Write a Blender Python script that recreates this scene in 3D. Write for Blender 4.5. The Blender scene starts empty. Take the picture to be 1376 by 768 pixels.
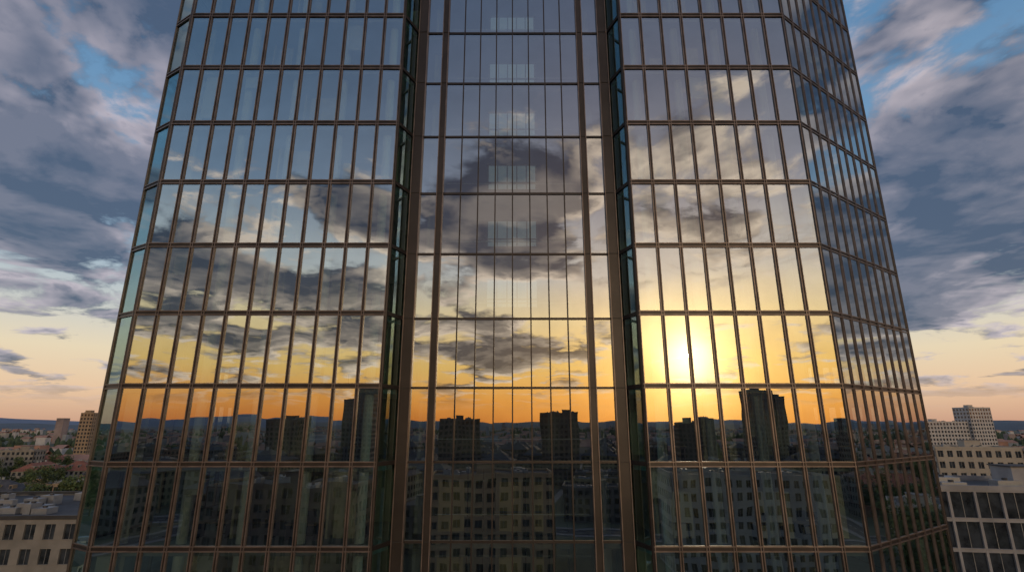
import bpy, math, random
from mathutils import Vector
random.seed(7)
scene = bpy.context.scene
scene.view_settings.view_transform = 'Standard'
scene.view_settings.look = 'None'
scene.view_settings.exposure = 0
rad = math.radians

# ------------------------------------------------------------------ helpers
def lin(r, g, b, k=1.0):
    def f(c):
        c /= 255.0
        return (c/12.92 if c <= 0.04045 else ((c+0.055)/1.055)**2.4)*k
    return (f(r), f(g), f(b), 1.0)

class G:
    """tiny node-graph helper"""
    def __init__(s, nt): s.nt = nt
    def node(s, t, **kw):
        n = s.nt.nodes.new(t)
        for k, v in kw.items(): setattr(n, k, v)
        return n
    def put(s, sock, v):
        if v is None: return
        if isinstance(v, bpy.types.NodeSocket): s.nt.links.new(v, sock)
        else: sock.default_value = v
    def m(s, op, a, b=None, c=None, clamp=False):
        n = s.node('ShaderNodeMath', operation=op); n.use_clamp = clamp
        s.put(n.inputs[0], a); s.put(n.inputs[1], b); s.put(n.inputs[2], c)
        return n.outputs[0]
    def ss(s, x, a, b):
        n = s.node('ShaderNodeMapRange', interpolation_type='SMOOTHSTEP')
        s.put(n.inputs['Value'], x); s.put(n.inputs['From Min'], a); s.put(n.inputs['From Max'], b)
        return n.outputs[0]
    def mix(s, f, a, b, blend='MIX'):
        n = s.node('ShaderNodeMix', data_type='RGBA', blend_type=blend)
        s.put(n.inputs[0], f); s.put(n.inputs[6], a); s.put(n.inputs[7], b)
        return n.outputs[2]
    def ramp(s, f, stops):
        n = s.node('ShaderNodeValToRGB'); e = n.color_ramp.elements
        while len(e) < len(stops): e.new(0.5)
        for el, (p, c) in zip(e, stops): el.position = p; el.color = c
        s.put(n.inputs[0], f); return n.outputs[0]
    def noise(s, vec, scale, detail=4, rough=0.5, dist=0.0):
        n = s.node('ShaderNodeTexNoise')
        s.put(n.inputs['Vector'], vec)
        n.inputs['Scale'].default_value = scale; n.inputs['Detail'].default_value = detail
        n.inputs['Roughness'].default_value = rough; n.inputs['Distortion'].default_value = dist
        return n.outputs['Fac']

# ------------------------------------------------------------------ world
SUN_AZ, SUN_EL = 18.5, 6.6      # azimuth measured from -Y toward +X
S = Vector((math.sin(rad(SUN_AZ))*math.cos(rad(SUN_EL)), -math.cos(rad(SUN_AZ))*math.cos(rad(SUN_EL)), math.sin(rad(SUN_EL))))
world = bpy.data.worlds.new("World"); scene.world = world; world.use_nodes = True
nt = world.node_tree; nt.nodes.clear(); g = G(nt)
tc = g.node('ShaderNodeTexCoord')
nrm = g.node('ShaderNodeVectorMath', operation='NORMALIZE'); g.put(nrm.inputs[0], tc.outputs['Generated'])
dirv = nrm.outputs[0]
sep = g.node('ShaderNodeSeparateXYZ'); g.put(sep.inputs[0], dirv)
X, Y, Z = sep.outputs
el = g.m('MULTIPLY', g.m('ARCSINE', Z), 180/math.pi)
azb = g.m('MULTIPLY', g.m('ARCTAN2', X, g.m('MULTIPLY', Y, -1.0)), 180/math.pi)
azf = g.m('MULTIPLY', g.m('ARCTAN2', X, Y), 180/math.pi)
dn = g.node('ShaderNodeVectorMath', operation='DOT_PRODUCT'); g.put(dn.inputs[0], dirv); dn.inputs[1].default_value = S
sd = dn.outputs['Value']
ang = g.m('MULTIPLY', g.m('ARCCOSINE', g.m('MINIMUM', sd, 0.99999)), 180/math.pi)
sside = g.ss(sd, -0.65, 0.95)
ep = g.m('DIVIDE', g.m('MAXIMUM', el, 0.0), 60.0, clamp=True)
def st(e, r, g_, b, k=1.0): return (e/60.0, lin(r, g_, b, k))
back = g.ramp(ep, [st(0, 226, 116, 50, 1.15), st(2.5, 244, 158, 68, 1.4), st(6, 246, 200, 112, 1.45), st(11, 246, 224, 172, 1.45),
                   st(16, 200, 210, 212, 1.3), st(24, 130, 160, 190, 1.1), st(35, 88, 124, 160, 1.05), st(60, 62, 96, 136, 1.05)])
front = g.ramp(ep, [st(0, 205, 160, 136), st(3, 236, 200, 166), st(6.5, 236, 218, 186), st(10, 208, 210, 204),
                    st(15, 160, 184, 202), st(22, 128, 164, 196), st(32, 102, 146, 186), st(60, 64, 102, 152)])
base = g.mix(sside, front, back)
# clouds on a flat deck
zc = g.m('ADD', g.m('MAXIMUM', Z, 0.0), 0.14)
cx = g.m('DIVIDE', X, zc); cy = g.m('DIVIDE', Y, zc)
cmb = g.node('ShaderNodeCombineXYZ'); g.put(cmb.inputs[0], cx); g.put(cmb.inputs[1], cy); cmb.inputs[2].default_value = 3.7
n1 = g.noise(cmb.outputs[0], 2.3, 7, 0.60, 0.25)
off = g.node('ShaderNodeVectorMath', operation='ADD'); g.put(off.inputs[0], cmb.outputs[0]); off.inputs[1].default_value = (0.04, -0.11, 0.0)
n2 = g.noise(off.outputs[0], 2.3, 4, 0.55, 0.25)
def lobe(az, a0, e0, wa, we, amp):
    u = g.m('DIVIDE', g.m('SUBTRACT', az, a0), wa); v = g.m('DIVIDE', g.m('SUBTRACT', el, e0), we)
    q = g.m('ADD', g.m('MULTIPLY', u, u), g.m('MULTIPLY', v, v))
    return g.m('MULTIPLY', g.m('EXPONENT', g.m('MULTIPLY', q, -1.0)), amp)
bias = None
for L in [(azb, 1, 23, 10, 5.0, 0.20), (azb, 25, 25, 11, 6, 0.06), (azb, -24, 14, 16, 3.6, 0.19), (azb, -8, 8.5, 22, 1.8, 0.16),
          (azb, 18, 9, 9, 4, -0.16), (azb, 0, 42, 50, 8, -0.16), (azb, -30, 31, 16, 7, -0.16), (azb, 5, 14.0, 18, 1.8, -0.10), (azb, -18, 22, 9, 3, 0.08),
          (azf, -46, 22, 16, 11, 0.15), (azf, -44, 38, 16, 8, 0.14), (azf, 44, 17, 14, 9, 0.20), (azf, -44, 7, 20, 3.5, -0.07), (azf, 44, 6, 20, 3, -0.05),
          (azf, 34, 36, 4, 5, -0.12), (azf, 44, 32, 8, 9, 0.10), (azf, 78, 14, 20, 9, 0.22)]:
    l = lobe(*L); bias = l if bias is None else g.m('ADD', bias, l)
nb = g.m('ADD', n1, bias)
dens = g.m('MULTIPLY', g.ss(nb, 0.48, 0.585), g.ss(el, 1.0, 5.0))
thick = g.ss(nb, 0.53, 0.69)
lit = g.m('ADD', g.m('MULTIPLY', g.m('SUBTRACT', n1, n2), 6.5), 0.40)
lit = g.m('ADD', lit, lobe(azb, 25, 25, 11, 7, 0.30), clamp=True)
lit = g.m('MULTIPLY', lit, g.m('SUBTRACT', 1.0, g.m('MULTIPLY', thick, 0.80)))
cdark = g.mix(sside, lin(74, 90, 116), lin(50, 66, 92, 1.0))
clight = g.mix(sside, lin(200, 190, 200), lin(252, 226, 200, 1.55))
ccol = g.mix(lit, cdark, clight)
cover = g.m('MULTIPLY', dens, 0.95)
sky = g.mix(cover, base, ccol)
glow = g.m('EXPONENT', g.m('MULTIPLY', g.m('POWER', g.m('DIVIDE', ang, 6.0), 2.0), -1.0))
glow3 = g.m('EXPONENT', g.m('MULTIPLY', g.m('POWER', g.m('DIVIDE', ang, 2.6), 2.0), -1.0))
glow2 = g.m('MULTIPLY', g.m('EXPONENT', g.m('DIVIDE', ang, -15.0)), g.m('SUBTRACT', 1.0, g.m('MULTIPLY', cover, 0.75)))
sky = g.mix(glow, sky, lin(255, 224, 150, 1.5), 'ADD')
sky = g.mix(glow3, sky, lin(255, 240, 205, 2.6), 'ADD')
sky = g.mix(glow2, sky, lin(250, 172, 70, 1.5), 'ADD')
nish = g.node('ShaderNodeTexSky', sky_type='NISHITA'); nish.sun_disc = False
nish.sun_elevation = rad(SUN_EL); nish.sun_rotation = rad(180-SUN_AZ)
bg1 = g.node('ShaderNodeBackground'); g.put(bg1.inputs[0], sky); bg1.inputs[1].default_value = 0.92
bg2 = g.node('ShaderNodeBackground'); g.put(bg2.inputs[0], nish.outputs[0]); bg2.inputs[1].default_value = 0.008
ad = g.node('ShaderNodeAddShader'); g.put(ad.inputs[0], bg1.outputs[0]); g.put(ad.inputs[1], bg2.outputs[0])
wo = g.node('ShaderNodeOutputWorld'); g.put(wo.inputs[0], ad.outputs[0])

sl = bpy.data.lights.new("sun", 'SUN'); sl.energy = 0.3; sl.angle = rad(0.5); sl.color = (1.0, 0.78, 0.55)
so = bpy.data.objects.new("sun", sl); scene.collection.objects.link(so)
so.rotation_euler = (-S).to_track_quat('-Z', 'Y').to_euler(); so.location = (60, -200, 90)

# ------------------------------------------------------------------ materials
def pmat(name, col, rough=0.6, metal=0.0, var=0.15, vscale=0.6, bump=0.0, spec=0.5, emit=None, es=0.0, coords='Object'):
    m = bpy.data.materials.new(name); m.use_nodes = True; q = G(m.node_tree)
    b = m.node_tree.nodes['Principled BSDF']
    t = q.node('ShaderNodeTexCoord')
    n = q.noise(t.outputs[coords], vscale, 5, 0.6)
    c1 = tuple(min(1, c*(1+var)) for c in col[:3])+(1,); c0 = tuple(c*(1-var) for c in col[:3])+(1,)
    q.put(b.inputs['Base Color'], q.mix(q.ss(n, 0.3, 0.7), c0, c1))
    b.inputs['Roughness'].default_value = rough; b.inputs['Metallic'].default_value = metal
    b.inputs['Specular IOR Level'].default_value = spec
    if emit: b.inputs['Emission Color'].default_value = emit; b.inputs['Emission Strength'].default_value = es
    if bump:
        bn = q.node('ShaderNodeBump'); bn.inputs['Strength'].default_value = bump
        q.put(bn.inputs['Height'], q.noise(t.outputs[coords], vscale*12, 3, 0.6)); q.put(b.inputs['Normal'], bn.outputs[0])
    return m

def glass_mat(name, tint, refl_tint, base_r, bump=0.006, bscale=0.5):
    m = bpy.data.materials.new(name); m.use_nodes = True; m.node_tree.nodes.clear(); q = G(m.node_tree)
    t = q.node('ShaderNodeTexCoord')
    bn = q.node('ShaderNodeBump'); bn.inputs['Strength'].default_value = 1.0; bn.inputs['Distance'].default_value = bump
    q.put(bn.inputs['Height'], q.noise(t.outputs['Object'], bscale, 1, 0.4))
    fr = q.node('ShaderNodeFresnel'); fr.inputs['IOR'].default_value = 1.5
    # slight coating / dirt variation over the panes
    dirt = q.m('MULTIPLY', q.m('SUBTRACT', q.noise(t.outputs['Object'], 0.8, 4, 0.6), 0.5), 0.12)
    fac = q.m('ADD', q.m('ADD', q.m('MULTIPLY', fr.outputs[0], 1.0-base_r), base_r), dirt, clamp=True)
    gl = q.node('ShaderNodeBsdfGlossy'); gl.inputs['Roughness'].default_value = 0.0; gl.inputs['Color'].default_value = refl_tint
    q.put(gl.inputs['Normal'], bn.outputs[0])
    tr = q.node('ShaderNodeBsdfTransparent'); tr.inputs['Color'].default_value = tint
    mx = q.node('ShaderNodeMixShader'); q.put(mx.inputs[0], fac); q.put(mx.inputs[1], tr.outputs[0]); q.put(mx.inputs[2], gl.outputs[0])
    o = q.node('ShaderNodeOutputMaterial'); q.put(o.inputs[0], mx.outputs[0])
    return m

M = {}
M['glass'] = glass_mat('tower_glass', (0.58, 0.70, 0.68, 1), (0.90, 0.97, 1.0, 1), 0.44)
M['glass_c'] = glass_mat('atrium_glass', (0.50, 0.60, 0.59, 1), (0.90, 0.95, 0.98, 1), 0.44, 0.004)
M['glass_t'] = glass_mat('corner_glass', (0.50, 0.90, 0.88, 1), (0.72, 0.97, 1.0, 1), 0.36)
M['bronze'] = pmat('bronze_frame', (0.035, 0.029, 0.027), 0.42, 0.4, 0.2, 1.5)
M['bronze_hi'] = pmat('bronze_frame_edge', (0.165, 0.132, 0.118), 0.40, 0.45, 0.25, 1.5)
M['gap'] = pmat('frame_joint', (0.022, 0.02, 0.02), 0.6)
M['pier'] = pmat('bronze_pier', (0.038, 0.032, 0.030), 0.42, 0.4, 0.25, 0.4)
M['slab'] = pmat('concrete_slab', (0.30, 0.31, 0.30), 0.8)
M['ceil'] = pmat('ceiling', (0.6, 0.62, 0.6), 0.9, var=0.05)
M['core'] = pmat('core_wall', (0.34, 0.33, 0.27), 0.8, var=0.4, vscale=0.22)
M['part'] = pmat('partition_wall', (0.56, 0.50, 0.36), 0.8, var=0.3, vscale=0.3)
M['col'] = pmat('interior_column', (0.72, 0.76, 0.75), 0.6, var=0.05)
M['blind'] = pmat('roller_blind', (0.50, 0.52, 0.50), 0.9, var=0.08)
M['desk'] = pmat('desk', (0.30, 0.22, 0.14), 0.5)
M['chair'] = pmat('chair', (0.03, 0.03, 0.035), 0.6)
M['lamp'] = pmat('ceiling_lamp', (0.8, 0.8, 0.7), 0.6, emit=(1.0, 0.85, 0.58, 1), es=2.0)
M['lobby'] = pmat('lobby_pane_glow', (0.5, 0.5, 0.5), 0.6, emit=(0.65, 0.92, 1.0, 1), es=0.13)  # window pane that glows itself, standing in for a lit lobby
M['beige'] = pmat('beige_panel', (0.52, 0.44, 0.24), 0.8, var=0.15, vscale=.5)

class MB:
    def __init__(s): s.v = []; s.f = []; s.mi = []; s.mats = []
    def mid(s, m):
        if m not in s.mats: s.mats.append(m)
        return s.mats.index(m)
    def quad(s, a, b, c, d, m):
        i = len(s.v); s.v += [a, b, c, d]; s.f.append((i, i+1, i+2, i+3)); s.mi.append(s.mid(m))
    def poly(s, pts, m):
        i = len(s.v); s.v += list(pts); s.f.append(tuple(range(i, i+len(pts)))); s.mi.append(s.mid(m))
    def hexa(s, p, m):
        i = len(s.v); s.v += p; k = s.mid(m)
        for f in ((0, 3, 2, 1), (4, 5, 6, 7), (0, 1, 5, 4), (1, 2, 6, 5), (2, 3, 7, 6), (3, 0, 4, 7)):
            s.f.append(tuple(i+j for j in f)); s.mi.append(k)
    def box(s, x0, x1, y0, y1, z0, z1, m):
        s.hexa([(x0, y0, z0), (x1, y0, z0), (x1, y1, z0), (x0, y1, z0), (x0, y0, z1), (x1, y0, z1), (x1, y1, z1), (x0, y1, z1)], m)
    def obox(s, o, t, n, u0, u1, d0, d1, z0, z1, m):
        def P(u, d, z): return (o[0]+t[0]*u+n[0]*d, o[1]+t[1]*u+n[1]*d, z)
        s.hexa([P(u0, d1, z0), P(u1, d1, z0), P(u1, d0, z0), P(u0, d0, z0), P(u0, d1, z1), P(u1, d1, z1), P(u1, d0, z1), P(u0, d0, z1)], m)
    def cyl(s, x, y, r0, r1, z0, z1, m, n=12):
        i = len(s.v); k = s.mid(m)
        for z, r in ((z0, r0), (z1, r1)):
            for a in range(n): s.v.append((x+r*math.cos(2*math.pi*a/n), y+r*math.sin(2*math.pi*a/n), z))
        for a in range(n):
            b = (a+1) % n; s.f.append((i+a, i+b, i+n+b, i+n+a)); s.mi.append(k)
        s.f.append(tuple(i+n+a for a in range(n))); s.mi.append(k)
    def mesh(s, name):
        me = bpy.data.meshes.new(name); me.from_pydata(s.v, [], s.f)
        for m in s.mats: me.materials.append(m)
        me.polygons.foreach_set('material_index', s.mi); me.update(); return me
    def obj(s, name, parent=None, loc=(0, 0, 0), rot=0):
        o = bpy.data.objects.new(name, s.mesh(name)); scene.collection.objects.link(o)
        o.location = loc; o.rotation_euler = (0, 0, rot)
        if parent: o.parent = parent
        return o

def empty(name, loc=(0, 0, 0), rot=0):
    e = bpy.data.objects.new(name, None); scene.collection.objects.link(e); e.location = loc; e.rotation_euler = (0, 0, rot); return e

# ------------------------------------------------------------------ tower
D = 26.5; H = 3.75; CAMZ = 39.37; NF = 24
P = lambda a, b: (a*D, b*D)
tower = empty('glass_office_tower')
path = [P(-.80, 1.9), P(-.80, 1.032), P(-.745, 1.0), P(-.250, 1.0), P(-.226, 1.058), P(.229, 1.058), P(.250, 1.0), P(.631, 1.0), P(.938, 1.21), P(.938, 1.9)]
glass = MB(); fr = MB()
def tn(a, b):
    dx, dy = b[0]-a[0], b[1]-a[1]; L = math.hypot(dx, dy); t = (dx/L, dy/L); return L, t, (t[1], -t[0])
def panes(a, b, n, mat, tilt=0.0019):
    L, t, nn = tn(a, b); w = L/n
    for i in range(n):
        for k in range(NF):
            ta, tb = random.gauss(0, tilt), random.gauss(0, tilt*0.7)
            c = []
            for (u, z) in ((0, 0), (1, 0), (1, 1), (0, 1)):
                d = 0.02 + ta*(u-.5)*w + tb*(z-.5)*H
                c.append((a[0]+t[0]*w*(i+u)+nn[0]*d, a[1]+t[1]*w*(i+u)+nn[1]*d, H*(k+z)))
            glass.quad(*c, mat)
def wing_frames(a, b, n, dp=.11):
    L, t, nn = tn(a, b); w = L/n; top = NF*H
    for i in range(0, n+1):
        u = i*w
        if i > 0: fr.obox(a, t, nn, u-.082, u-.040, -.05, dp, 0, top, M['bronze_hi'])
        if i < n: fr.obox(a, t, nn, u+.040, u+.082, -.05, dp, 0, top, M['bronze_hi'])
        fr.obox(a, t, nn, u-.0385, u+.0385, -.06, dp-.045, 0, top, M['bronze'])
    for k in range(0, NF+1):
        z = k*H
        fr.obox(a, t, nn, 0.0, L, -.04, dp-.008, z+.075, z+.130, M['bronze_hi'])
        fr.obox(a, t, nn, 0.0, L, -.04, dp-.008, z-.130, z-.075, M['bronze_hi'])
        fr.obox(a, t, nn, 0.0, L, -.06, dp-.050, z-.073, z+.073, M['bronze'])
def thin_frames(a, b, n, ends=True, hh=.06):
    L, t, nn = tn(a, b); w = L/n; top = NF*H
    for i in range(0, n+1):
        if not ends and i in (0, n): continue
        u = i*w
        fr.obox(a, t, nn, u-.034, u+.034, -.05, .09, 0, top, M['pier'])
    for k in range(NF+1):
        z = k*H
        fr.obox(a, t, nn, 0, L, -.05, .082, z-hh, z+hh, M['pier'])
for i_, (a, b, n, gm) in enumerate(((0, 1, 19, 'glass'), (1, 2, 1, 'glass_t'), (2, 3, 11, 'glass'), (3, 4, 1, 'glass_t'), (5, 6, 1, 'glass_t'), (6, 7, 8, 'glass'), (7, 8, 9, 'glass'), (8, 9, 15, 'glass'))):
    panes(path[a], path[b], n, M[gm])
    if i_ in (3, 4): thin_frames(path[a], path[b], 1, ends=False, hh=.10)
    else: wing_frames(path[a], path[b], n, .075 if i_ in (6, 0, 7) else .11)
# back wall
panes(path[9], path[0], 38, M['glass']); wing_frames(path[9], path[0], 38)
yc = 1.058*D
for x0, x1, n in ((-.203, -.168, 1), (-.153, .155, 8), (.170, .206, 1)):
    a, b = (x0*D, yc), (x1*D, yc); panes(a, b, n, M['glass_c'], 0.0011); thin_frames(a, b, n, ends=False)
# corner posts
for p in path:
    fr.cyl(p[0], p[1], .10, .10, 0, NF*H, M['bronze'], 8)
fr.obj('frames', tower); glass.obj('glazing', tower)
# piers : flanged profiles
pr = MB()
for x0, x1, pd in ((-.226, -.203, .24), (-.168, -.153, .20), (.155, .170, .20), (.206, .229, .24)):
    a = (x0*D, yc); w = (x1-x0)*D; t = (1, 0); nn = (0, -1); top = NF*H
    pr.obox(a, t, nn, .05, w-.05, -.3, pd-.06, 0, top, M['pier'])
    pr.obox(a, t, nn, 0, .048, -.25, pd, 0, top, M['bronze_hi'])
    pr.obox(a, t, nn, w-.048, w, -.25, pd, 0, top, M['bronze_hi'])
    for k in range(NF+1):
        pr.obox(a, t, nn, .06, w-.06, pd-.06, pd-.03, k*H-.02, k*H+.02, M['gap'])
pr.obj('piers', tower)
# slabs
def offset(poly, d):
    n = len(poly); out = []
    for i in range(n):
        p0, p1, p2 = poly[i-1], poly[i], poly[(i+1) % n]
        _, t1, n1_ = tn(p0, p1); _, t2, n2_ = tn(p1, p2)
        bx, by = n1_[0]+n2_[0], n1_[1]+n2_[1]; q = 1+n1_[0]*n2_[0]+n1_[1]*n2_[1]
        out.append((p1[0]-bx/q*d, p1[1]-by/q*d))
    return out
ins = offset(path, 0.14)
sb = MB()
for k in range(0, NF+1):
    z0, z1 = k*H-.34, k*H+.06
    if k == 0: z0 = 0.01
    sb.poly([(x, y, z1) for x, y in ins], M['slab'])
    sb.poly([(x, y, z0) for x, y in reversed(ins)], M['ceil'])
    for i in range(len(ins)):
        a, b = ins[i], ins[(i+1) % len(ins)]
        sb.quad((a[0], a[1], z0), (b[0], b[1], z0), (b[0], b[1], z1), (a[0], a[1], z1), M['slab'])
sb.obj('floor_slabs', tower)
# interior
it = MB(); lp = MB(); fu = MB(); cl = MB()
for k in range(NF):
    z0, z1 = k*H+.065, (k+1)*H-.345
    it.box(-17.5, -6.5, D+6.6, D+17, z0, z1, M['core'])
    it.box(6.5, 17.5, D+6.6, D+17, z0, z1, M['core'])
    it.box(-6.4, 6.4, D+8.4, D+8.6, z0, z1, M['core'])
    # office partitions perpendicular to facade
    x = -19.0
    while x < 16.5:
        x += random.choice((2.4, 3.6, 4.8))
        if abs(x) < 6.6 or x > 16.4: continue
        if random.random() < .75:
            it.box(x-.06, x+.06, D+1.9, D+6.59, z0, z1, M['part'])
        if random.random() < .6:
            it.box(x+.3, x+random.uniform(1.0, 2.2), D+2.0, D+2.1, z0, z0+random.choice((2.2, 3.0)), M['part'])
    for x in [-18.9+2.4*1.197*i for i in range(0, 5)] + [7.6+2.55*i for i in range(0, 4)]:
        cl.cyl(x, D+.85, .24, .24, z0, z1, M['col'], 14)
    for x in (-5.0, 5.0): cl.cyl(x, D+3.2, .22, .22, z0, z1, M['col'], 14)
    # railing / bridge in atrium
    it.box(-4.0, 4.0, yc+.9, yc+.96, z0, z0+.08, M['chair'])
    it.box(-4.0, 4.0, yc+.9, yc+.94, z0+1.02, z0+1.07, M['col'])
    # lift-lobby window in the upper atrium, its lit look painted as pane glow
    if k >= 12:
        yy = yc+1.5; zz = z0+.9
        lp.box(-1.5, 1.5, yy, yy+.05, zz, zz+1.7, M['lobby'])
        for j in range(6): lp.box(-1.5+j*.6-.035, -1.5+j*.6+.035, yy-.06, yy-.003, zz-.05, zz+1.75, M['slab'])
        for zq in (zz, zz+.5, zz+1.7): lp.box(-1.6, 1.6, yy-.05, yy-.006, zq-.035, zq+.035, M['slab'])
    if 8 <= k <= 9:   # beige lobby fit-out on the lower atrium floors
        yy = yc+2.2
        for xa, xb in ((-4.0, -2.6), (-.7, .5), (1.2, 1.7)):
            it.box(xa, xb, yy, yy+.12, z0, z0+2.5, M['beige'])
        for xq in (-2.45, -1.6, -.95, .7, 1.95, 3.0): it.box(xq, xq+.06, yy-.1, yy+.1, z0, z1, M['chair'])
        it.box(-4.2, 4.2, yy-.12, yy-.02, z0+2.52, z0+2.62, M['slab'])
        it.box(-1.6, 2.0, yy-.42, yy-.34, z0+1.0, z0+1.06, M['slab'])
        for xq in (-3.2, 0, 3.2): lp.box(xq-.25, xq+.25, yc+1.2, yc+1.4, z1-.05, z1-.003, M['lamp'])
    # ceiling lamps
    for x in [-18+2.4*i for i in range(16)]:
        if abs(x) < 6.5: continue
        if 7 <= k <= 9 and random.random() < .7:
            lp.box(x, x+.25, D+2.6, D+4.4, z1-.05, z1-.003, M['lamp'])
    # blinds
    for (a, b, n) in ((2, 3, 11), (6, 7, 8), (7, 8, 9)):
        L, t, nn = tn(path[a], path[b]); w = L/n
        for i in range(n):
            if random.random() < .08:
                ln = random.uniform(.4, 3.0)
                it.obox(path[a], t, nn, i*w+.1, (i+1)*w-.1, -.42, -.40, z1-ln, z1-.01, M['blind'])
    # furniture
    if 6 <= k <= 13:
        for x in [-18.4+2.35*i for i in range(16)]:
            if abs(x) < 6.8 or random.random() < .2: continue
            y = D+random.uniform(1.0, 2.2)
            fu.box(x, x+1.6, y, y+.8, z0+.70, z0+.74, M['desk'])
            for lx in (x+.05, x+1.5): fu.box(lx, lx+.05, y+.05, y+.75, z0, z0+.70, M['chair'])
            fu.box(x+.5, x+1.1, y+.3, y+.33, z0+.88, z0+1.25, M['chair'])
            fu.box(x+.76, x+.84, y+.33, y+.37, z0+.74, z0+.95, M['chair'])
            cxx = x+.8; cy_ = y+1.15
            fu.box(cxx-.24, cxx+.24, cy_-.24, cy_+.24, z0+.44, z0+.52, M['chair'])
            fu.box(cxx-.23, cxx+.23, cy_+.22, cy_+.28, z0+.56, z0+1.15, M['chair'])
            fu.box(cxx-.03, cxx+.03, cy_-.03, cy_+.03, z0+.06, z0+.44, M['chair'])
            fu.box(cxx-.28, cxx+.28, cy_-.03, cy_+.03, z0+.0, z0+.05, M['chair'])
it.obj('interior_walls', tower); lp.obj('interior_lamps', tower); fu.obj('desks_and_chairs', tower); cl.obj('interior_columns', tower)
rf = MB(); rf.box(-18, 20, D+8, D+20, NF*H+.07, NF*H+4, M['pier']); rf.obj('roof_plant_room', tower)

# ------------------------------------------------------------------ surrounding materials
WALLS = [pmat('plaster_cream', (0.36, 0.33, 0.28), .85, var=.1, vscale=.2), pmat('plaster_white', (0.42, 0.42, 0.42), .85, var=.1, vscale=.2),
         pmat('sandstone', (0.24, 0.225, 0.20), .85, var=.15, vscale=.4), pmat('plaster_grey', (0.26, 0.27, 0.27), .85, var=.1, vscale=.2),
         pmat('plaster_ochre', (0.30, 0.225, 0.15), .85, var=.1, vscale=.2), pmat('brick_red', (0.22, 0.12, 0.09), .85, var=.2, vscale=.5),
         pmat('concrete_grid', (0.30, 0.30, 0.31), .85, var=.15, vscale=.3)]
SHADED_WALL = [pmat('shaded_stone', (0.13, 0.125, 0.12), .8, var=.2, vscale=.3), pmat('shaded_brick', (0.12, 0.10, 0.09), .85, var=.2, vscale=.5), pmat('shaded_olive_plaster', (0.20, 0.175, 0.12), .85, var=.15, vscale=.3)]  # backlit shade of the buildings behind the camera, darkened into the wall colours
WIN = pmat('window_glass', (0.035, 0.042, 0.05), .06, var=.6, vscale=.5, spec=.8)
ROOF = [pmat('bitumen_roof', (0.06, 0.06, 0.063), .9, var=.3, vscale=.15, bump=.1), pmat('gravel_roof', (0.22, 0.21, 0.20), .95, var=.25, vscale=.2, bump=.2),
        pmat('zinc_roof', (0.17, 0.19, 0.21), .5, var=.15, vscale=.3)]
TILE = pmat('clay_tile', (0.24, 0.095, 0.06), .85, var=.3, vscale=.5, bump=.2)
SLATE = pmat('slate_tile', (0.07, 0.068, 0.07), .8, var=.3, vscale=.5, bump=.2)
METAL = pmat('plant_metal', (0.26, 0.27, 0.28), .5, .3)
DARK = pmat('dark_cladding', (0.04, 0.042, 0.046), .5)

def facade(mb, o, t, n, L, h, nf, bay, wall, pf=.42, sf=.42, base=0.0, depth=.28, split=True):
    nbay = max(2, round(L/bay)); w = L/nbay; fh = (h-base)/nf; pw = w*pf
    def Q(u, d, z): return (o[0]+t[0]*u+n[0]*d, o[1]+t[1]*u+n[1]*d, z)
    mb.quad(Q(0, -depth, base), Q(L, -depth, base), Q(L, -depth, h), Q(0, -depth, h), WIN)
    for i in range(nbay+1):
        u0 = max(0, i*w-pw/2); u1 = min(L, i*w+pw/2)
        mb.obox(o, t, n, u0, u1, -depth-.02, 0, 0, h, wall)
    for k in range(nf+1):
        z0 = base+k*fh-fh*sf/2; z1 = z0+fh*sf
        z0 = max(0, z0); z1 = min(h, z1)
        if z1 > z0: mb.obox(o, t, n, .01, L-.01, -depth-.02, -.012, z0, z1, wall)
        if split and k < nf: # sill
            mb.obox(o, t, n, .02, L-.02, -.011, .05, z1-.07, z1-.01, wall)
    if split:
        for i in range(nbay):
            u = (i+.5)*w; mb.obox(o, t, n, u-.03, u+.03, -depth-.01, -depth+.06, base, h-.02, METAL)

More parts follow.
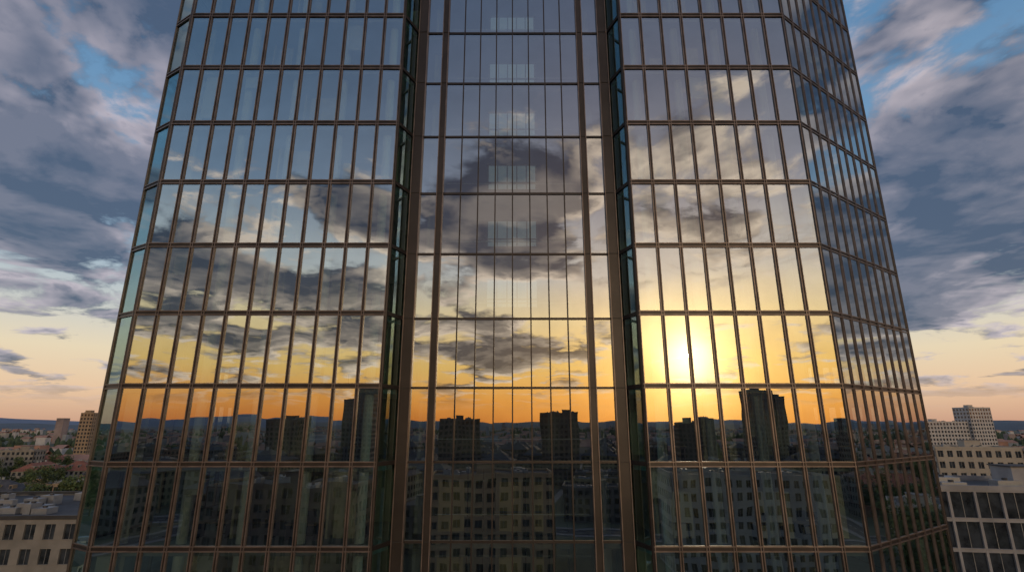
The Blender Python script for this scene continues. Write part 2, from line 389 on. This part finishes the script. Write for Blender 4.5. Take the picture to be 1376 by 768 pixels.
def building(w, d, h, nf, wall, roof, bay=2.6, pitched=False, pf=.42, sf=.42, split=True, seed=0, trim=None, tile=None):
    r = random.Random(seed); mb = MB(); trim = trim or wall; tile = tile or TILE
    hw, hd = w/2, d/2
    facade(mb, (-hw, -hd), (1, 0), (0, -1), w, h, nf, bay, wall, pf, sf, split=split)
    facade(mb, (hw, -hd), (0, 1), (1, 0), d, h, nf, bay, wall, pf, sf, split=split)
    facade(mb, (hw, hd), (-1, 0), (0, 1), w, h, nf, bay, wall, pf, sf, split=split)
    facade(mb, (-hw, hd), (0, -1), (-1, 0), d, h, nf, bay, wall, pf, sf, split=split)
    if pitched:
        rh = min(w, d)*.36; e = .5; a, b = hw+e, hd+e; z = h
        ra = max(a-b, 0)*.999+.01
        A, B, C, E = (-a, -b, z), (a, -b, z), (a, b, z), (-a, b, z); R0, R1 = (-ra, 0, z+rh), (ra, 0, z+rh)
        mb.quad(A, B, R1, R0, tile); mb.quad(C, E, R0, R1, tile); mb.poly([B, C, R1], tile); mb.poly([E, A, R0], tile)
        mb.quad(A, E, C, B, wall)
        for i in range(3):
            x = r.uniform(-ra, ra); mb.box(x-.4, x+.4, 1.0, 1.7, z+rh*.5, z+rh+.9, M['slab'])
        nd = int(w/4.5)
        for i in range(nd):
            x = -hw*.75+i*(hw*1.5)/max(1, nd-1); 
            mb.box(x-.7, x+.7, -hd*.72, -hd*.3, z+.5, z+rh*.62, wall); mb.box(x-.5, x+.5, -hd*.72-.03, -hd*.72-.004, z+.9, z+rh*.55, WIN)
    else:
        mb.quad((-hw+.02, -hd+.02, h-.15), (hw-.02, -hd+.02, h-.15), (hw-.02, hd-.02, h-.15), (-hw+.02, hd-.02, h-.15), roof)
        pt = .35; ph = .55
        for x0, x1, y0, y1 in ((-hw-.06, hw+.06, -hd-.06, -hd+pt), (-hw-.06, hw+.06, hd-pt, hd+.06), (-hw-.06, -hw+pt, -hd+pt, hd-pt), (hw-pt, hw+.06, -hd+pt, hd-pt)):
            mb.box(x0, x1, y0, y1, h+.003, h+ph, trim)
            mb.box(x0-.03, x1+.03, y0-.03 if y0 < -hd+.1 or y0 > 0 else y0, y1+.03 if y1 > hd-.1 else y1, h+ph+.003, h+ph+.06, trim)
        for i in range(int(w*d/60)+1):
            x = r.uniform(-hw*.75, hw*.75); y = r.uniform(-hd*.6, hd*.6); a = r.uniform(.5, 1.8); b = r.uniform(.5, 1.5); c = r.uniform(.5, 1.6)
            mb.box(x-a, x+a, y-b, y+b, h-.14, h+c, METAL); 
            mb.cyl(x, y, .35, .35, h+c+.002, h+c+.3, DARK, 8)
        x = r.uniform(-hw*.4, hw*.4)
        mb.box(x-2.6, x+2.6, -2.2, 2.2, h-.145, h+2.7, trim); mb.box(x-2.8, x+2.8, -2.4, 2.4, h+2.703, h+2.85, roof)
    return mb

taken = []
def place(mesh_or_mb, name, x, y, rot, r):
    me = mesh_or_mb if isinstance(mesh_or_mb, bpy.types.Mesh) else mesh_or_mb.mesh(name)
    o = bpy.data.objects.new(name, me); scene.collection.objects.link(o); o.location = (x, y, 0); o.rotation_euler = (0, 0, rot)
    taken.append((x, y, r)); return o

# specific neighbours (direct view)
place(building(78, 32, CAMZ-14.5, 7, WALLS[2], ROOF[0], 3.0, pf=.45, sf=.38, seed=3, trim=DARK), 'stone_office_building', -96, 103, rad(3), 46)
place(building(56, 16, CAMZ-8.8, 8, WALLS[6], ROOF[0], 3.3, pf=.10, sf=.13, split=True, seed=5), 'grid_office_building', 80, 82, rad(-9), 32)
place(building(27, 16, CAMZ-8.5, 8, WALLS[0], ROOF[1], 3.0, seed=6), 'apartment_building', 172, 205, rad(-14), 20)
place(building(26, 15, CAMZ+15, 16, WALLS[1], ROOF[1], 3.2, split=False, seed=7), 'high_rise_apartment', 440, 508, rad(12), 22)
place(building(46, 14, CAMZ+2, 12, WALLS[1], ROOF[1], 3.2, split=False, seed=8), 'high_rise_apartment', 404, 505, rad(6), 26)
place(building(11, 11, CAMZ+10, 15, WALLS[4], ROOF[1], 2.8, split=False, seed=9), 'high_rise_apartment', -400, 505, rad(8), 12)
# behind the camera: what the glass reflects
HR = dict(split=False)
place(building(22, 20, CAMZ+20, 17, SHADED_WALL[0], ROOF[0], 2.8, seed=11, **HR), 'high_rise_office', -112, -345, rad(6), 20)
place(building(15, 14, CAMZ+26, 19, SHADED_WALL[0], ROOF[0], 2.8, seed=12, **HR), 'high_rise_office', -112, -363, rad(6), 4)
place(building(26, 18, CAMZ+3, 13, SHADED_WALL[1], ROOF[0], 2.8, seed=13, **HR), 'office_block', -34, -297, rad(-4), 20)
place(building(24, 18, CAMZ+6.5, 14, SHADED_WALL[1], ROOF[0], 2.8, seed=14, **HR), 'office_block', 32, -297, rad(3), 20)
place(building(17, 20, CAMZ+24, 18, SHADED_WALL[0], ROOF[0], 2.8, seed=15, **HR), 'high_rise_office', 184, -345, rad(-5), 16)
place(building(9, 18, CAMZ+19, 18, SHADED_WALL[0], ROOF[0], 2.8, seed=16, **HR), 'high_rise_office', 197.5, -345, rad(-5), 10)
place(building(24, 18, CAMZ+2, 12, SHADED_WALL[1], ROOF[0], 2.8, seed=17, **HR), 'office_block', 128, -320, rad(8), 16)
place(building(20, 18, CAMZ+4, 12, SHADED_WALL[1], ROOF[0], 2.8, seed=18, **HR), 'office_block', -152, -310, rad(8), 16)
place(building(20, 18, CAMZ+3, 12, SHADED_WALL[0], ROOF[0], 2.8, seed=19, **HR), 'office_block', 236, -310, rad(8), 16)
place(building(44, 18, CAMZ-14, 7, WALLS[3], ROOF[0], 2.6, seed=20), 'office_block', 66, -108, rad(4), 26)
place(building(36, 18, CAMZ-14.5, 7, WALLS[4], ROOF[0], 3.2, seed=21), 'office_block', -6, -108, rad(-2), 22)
place(building(40, 18, CAMZ-16, 6, SHADED_WALL[1], ROOF[0], 3.2, seed=22), 'office_block', -62, -104, rad(3), 24)
taken.append((0, -62, 22)); taken.append((30, -70, 14)); taken.append((-30, -70, 14))

variants = []; dvariants = []
for i in range(14):
    pit = i % 2 == 1
    w = random.uniform(16, 30); d = random.uniform(11, 17); nf = random.choice((3, 4, 5, 5, 6)) if not pit else random.choice((3, 4, 4))
    if i == 0: nf = 7
    mb = building(w, d, nf*3.2, nf, random.choice(WALLS[:5]) if i != 5 else WALLS[5], ROOF[i % 3], 2.8, pit, split=False, seed=40+i, tile=SLATE if i % 4 == 3 else TILE)
    variants.append((mb.mesh('apartment_house' if pit else 'apartment_block'), pit))
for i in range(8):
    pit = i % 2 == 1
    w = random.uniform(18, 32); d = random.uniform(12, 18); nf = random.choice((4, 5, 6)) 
    mb = building(w, d, nf*3.3, nf, SHADED_WALL[i % 3], ROOF[0], 3.0, pit, split=False, seed=70+i, tile=SLATE)
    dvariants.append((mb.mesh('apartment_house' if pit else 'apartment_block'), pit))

YAW = rad(11)
def W(x, y): return (x*math.cos(YAW)-y*math.sin(YAW), x*math.sin(YAW)+y*math.cos(YAW))
def gp(i): return i*36 + math.floor(i/3)*20
tree_spots = []
for i in range(-14, 14):
    for j in range(-14, 14):
        lx, ly = gp(i)+random.uniform(-2, 2), gp(j)+random.uniform(-2, 2)
        x, y = W(lx, ly); r = math.hypot(x, y)
        if r > 560: continue
        if -50 < x < 52 and -45 < y < 78: continue
        if any(math.hypot(x-a, y-b) < c+15 for a, b, c in taken): continue
        front = y > 60 and abs(x) > .62*y
        if random.random() < (.24 if front else .12): 
            for q in range(10 if front else 5): tree_spots.append((x+random.uniform(-15, 15), y+random.uniform(-15, 15)))
            continue
        me, pit = random.choice(dvariants if y < -40 else variants)  # darker wall set behind the camera carries the backlit shade
        o = bpy.data.objects.new('apartment_house' if pit else 'apartment_block', me); scene.collection.objects.link(o)
        o.location = (x, y, 0); o.rotation_euler = (0, 0, YAW+random.choice((0, math.pi/2, math.pi, 0))+random.uniform(-.03, .03))
        for q in range(random.choice((2, 3, 4)) if front else random.choice((0, 1))): tree_spots.append(W(lx+random.choice((-18, 18)), ly+random.uniform(-16, 16)))
# a small stand beside the cream apartment building and behind the grid office
for q in range(14): tree_spots.append((190+random.uniform(-6, 30), 190+random.uniform(-10, 12)))
for q in range(10): tree_spots.append((-150+random.uniform(-30, 20), 175+random.uniform(-8, 20)))

# ------------------------------------------------------------------ distant city (single object), hills, ground
far = MB()
FM = [pmat('far_haze_wall_%d' % i, c, .9, var=.25, vscale=.05) for i, c in enumerate([(0.34, 0.31, 0.28), (0.42, 0.42, 0.43), (0.24, 0.20, 0.20), (0.22, 0.25, 0.29), (0.30, 0.18, 0.14)])]  # distance haze put into the wall colours as paler, bluish tones
for i in range(3600):
    a = random.uniform(0, 2*math.pi); r = 560+4400*random.random()**1.4
    x, y = r*math.cos(a), r*math.sin(a); w = random.uniform(9, 30); d = random.uniform(8, 18); h = random.choice((7, 9, 10, 12, 15, 18))
    if random.random() < .010: h = random.uniform(35, 55); w = d = 16
    mt = random.choice(FM) if y > 0 else random.choice(FM[2:4])  # behind the camera only darker tones, as painted backlit shade
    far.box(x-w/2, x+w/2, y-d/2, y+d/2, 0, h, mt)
    if h < 16: far.poly([(x-w/2-.5, y-d/2-.5, h+.01), (x+w/2+.5, y-d/2-.5, h+.01), (x+w/2, y, h+4), (x-w/2, y, h+4)], FM[4]); far.poly([(x+w/2+.5, y+d/2+.5, h+.01), (x-w/2-.5, y+d/2+.5, h+.01), (x-w/2, y, h+4), (x+w/2, y, h+4)], FM[4])
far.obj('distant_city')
hl = MB(); HM = pmat('hill_forest_haze', (0.085, 0.12, 0.15), 1, var=.2, vscale=.002); HM2 = pmat('hill_far_haze', (0.15, 0.20, 0.28), 1, var=.1, vscale=.002)  # aerial haze tinted blue into the hill colours
for R, amp, mt, ph in ((5600, 72, HM, 0), (8600, 150, HM2, 2.0)):
    prev = None; n = 360
    for i in range(n+1):
        a = 2*math.pi*i/n
        h = amp*(.55+.25*math.sin(3*a+ph)+.2*math.sin(7*a+1+ph)+.12*math.sin(17*a+ph*2)+.05*math.sin(41*a)+.03*math.sin(77*a+ph))
        c = (R*math.cos(a), R*math.sin(a)); p = (c[0], c[1], h); b1 = (c[0]*.86, c[1]*.86, -1); b2 = (c[0]*1.1, c[1]*1.1, -1)
        mid = (c[0]*.94, c[1]*.94, h*.72)
        if prev:
            hl.quad(prev[1], b1, mid, prev[3], mt); hl.quad(prev[3], mid, p, prev[0], mt); hl.quad(prev[0], p, b2, prev[2], mt)
        prev = (p, b1, b2, mid)
hl.obj('hills')
gm = pmat('ground_mat', (0.085, 0.095, 0.065), 1, var=.45, vscale=.012)
gr = MB(); R = 12000; gr.poly([(R*math.cos(2*math.pi*i/64), R*math.sin(2*math.pi*i/64), 0) for i in range(64)], gm); gr.obj('ground')
asph = pmat('asphalt', (0.05, 0.05, 0.052), .9, var=.2, vscale=.3, bump=.1); pav = pmat('paving', (0.20, 0.19, 0.18), .9, var=.15, vscale=.5); wh = pmat('road_paint', (0.75, 0.75, 0.72), .7, var=.05)
rd = MB(); mk = MB(); kb = MB()
for axis in (0, 1):
    for q in range(-4, 5):
        c = gp(3*q)-28.0
        dz = .004 if axis == 0 else .012
        def rect(mb, a0, a1, b0, b1, z, m, zt=None):
            pts = [(a0, b0), (a1, b0), (a1, b1), (a0, b1)] if axis == 0 else [(b0, a0), (b0, a1), (b1, a1), (b1, a0)]
            pts = [W(*p) for p in pts]
            if axis: pts = pts[::-1]
            if zt is None: mb.poly([(p[0], p[1], z) for p in pts], m)
            else: mb.hexa([(p[0], p[1], z) for p in pts]+[(p[0], p[1], zt) for p in pts], m)
        rect(rd, -560, 560, c-4.5, c+4.5, dz, asph)
        for s in range(-92, 92): rect(mk, s*6, s*6+3, c-.08, c+.08, dz+.012, wh)
        for blk in range(-4, 4):
            e0 = gp(3*blk)-28+5; e1 = gp(3*(blk+1))-28-5
            for sd_ in (-1, 1): rect(kb, e0, e1, c+sd_*4.6 if sd_ > 0 else c-7.4, c+7.4 if sd_ > 0 else c-4.6, .0, pav, .13)
rd.obj('road'); mk.obj('road_markings'); kb.obj('pavement')
pz = MB(); pz.box(-40, 44, -20, 62, -.02, .145, pav); pz.obj('plaza')

# ------------------------------------------------------------------ trees
LEAF = [pmat('leaf_dark', (0.035, 0.055, 0.022), .8, var=.3, vscale=1), pmat('leaf_light', (0.085, 0.12, 0.04), .8, var=.3, vscale=1)]
BARK = pmat('bark', (0.10, 0.075, 0.055), .95)
def tree_mesh(seed):
    r = random.Random(seed); mb = MB(); Ht = r.uniform(10, 14)
    mb.cyl(0, 0, .32, .16, 0, Ht*.5, BARK, 8)
    cl_ = []
    for i in range(18):
        a = r.uniform(0, 6.28); rr = r.uniform(.4, 3.8); z = r.uniform(Ht*.38, Ht*.95); rr *= 1-.6*max(0, (z/Ht-.6))
        c = Vector((rr*math.cos(a), rr*math.sin(a), z)); cl_.append((c, r.uniform(.9, 1.8)))
        o = Vector((0, 0, Ht*r.uniform(.25, .48))); dv = c-o; sdv = dv.cross(Vector((0, 0, 1))).normalized()*.07
        mb.poly([tuple(o-sdv), tuple(o+sdv), tuple(c)], BARK)
    for c, s in cl_:
        mt = LEAF[0] if r.random() < .5 else LEAF[1]
        for j in range(75):
            v = Vector((r.gauss(0, 1), r.gauss(0, 1), r.gauss(0, .7))); v = v.normalized()*s*r.uniform(.5, 1.1); p = c+v
            u = Vector((r.gauss(0, 1), r.gauss(0, 1), r.gauss(0, 1))).normalized()*.28; w_ = u.cross(Vector((r.gauss(0, 1), r.gauss(0, 1), r.gauss(0, 1)))).normalized()*.22
            mb.quad(tuple(p-u), tuple(p+w_), tuple(p+u), tuple(p-w_), mt if r.random() < .8 else LEAF[1])
    return mb.mesh('tree')
tm = [tree_mesh(i) for i in range(4)]
random.shuffle(tree_spots)
tree_spots.sort(key=lambda p: 0 if p[1] > 60 and abs(p[0]) > .6*p[1] else 1)
for (x, y) in tree_spots[:520]:
    o = bpy.data.objects.new('tree', random.choice(tm)); scene.collection.objects.link(o); o.location = (x, y, 0)
    s = random.uniform(.95, 1.6); o.scale = (s, s, s); o.rotation_euler = (0, 0, random.uniform(0, 6.28))
dt = MB(); FT = pmat('far_foliage', (0.05, 0.075, 0.04), .9, var=.4, vscale=.05)
for i in range(1300):
    a = random.uniform(0, 6.28); r = 560+3200*random.random(); bx, by = r*math.cos(a), r*math.sin(a)
    for j in range(9):
        x = bx+random.gauss(0, 16); y = by+random.gauss(0, 16); z = random.uniform(6, 16); s = random.uniform(3, 6)
        vs = [(x+s*random.uniform(.7, 1.2)*math.cos(t*1.05), y+s*random.uniform(.7, 1.2)*math.sin(t*1.05), z*random.uniform(.3, .7)) for t in range(6)]
        for t in range(6): dt.poly([vs[t], vs[(t+1) % 6], (x, y, z+s*.4)], FT); dt.poly([(vs[t][0], vs[t][1], 0), (vs[(t+1) % 6][0], vs[(t+1) % 6][1], 0), vs[(t+1) % 6], vs[t]], FT)
dt.obj('distant_trees')

# ------------------------------------------------------------------ camera
cam = bpy.data.cameras.new('camera'); cam.sensor_width = 36; cam.lens = 36*693/1376; cam.clip_end = 30000; cam.clip_start = .1
co = bpy.data.objects.new('camera', cam); scene.collection.objects.link(co); co.location = (0, 0, CAMZ); co.rotation_euler = (rad(105), 0, 0)
scene.camera = co
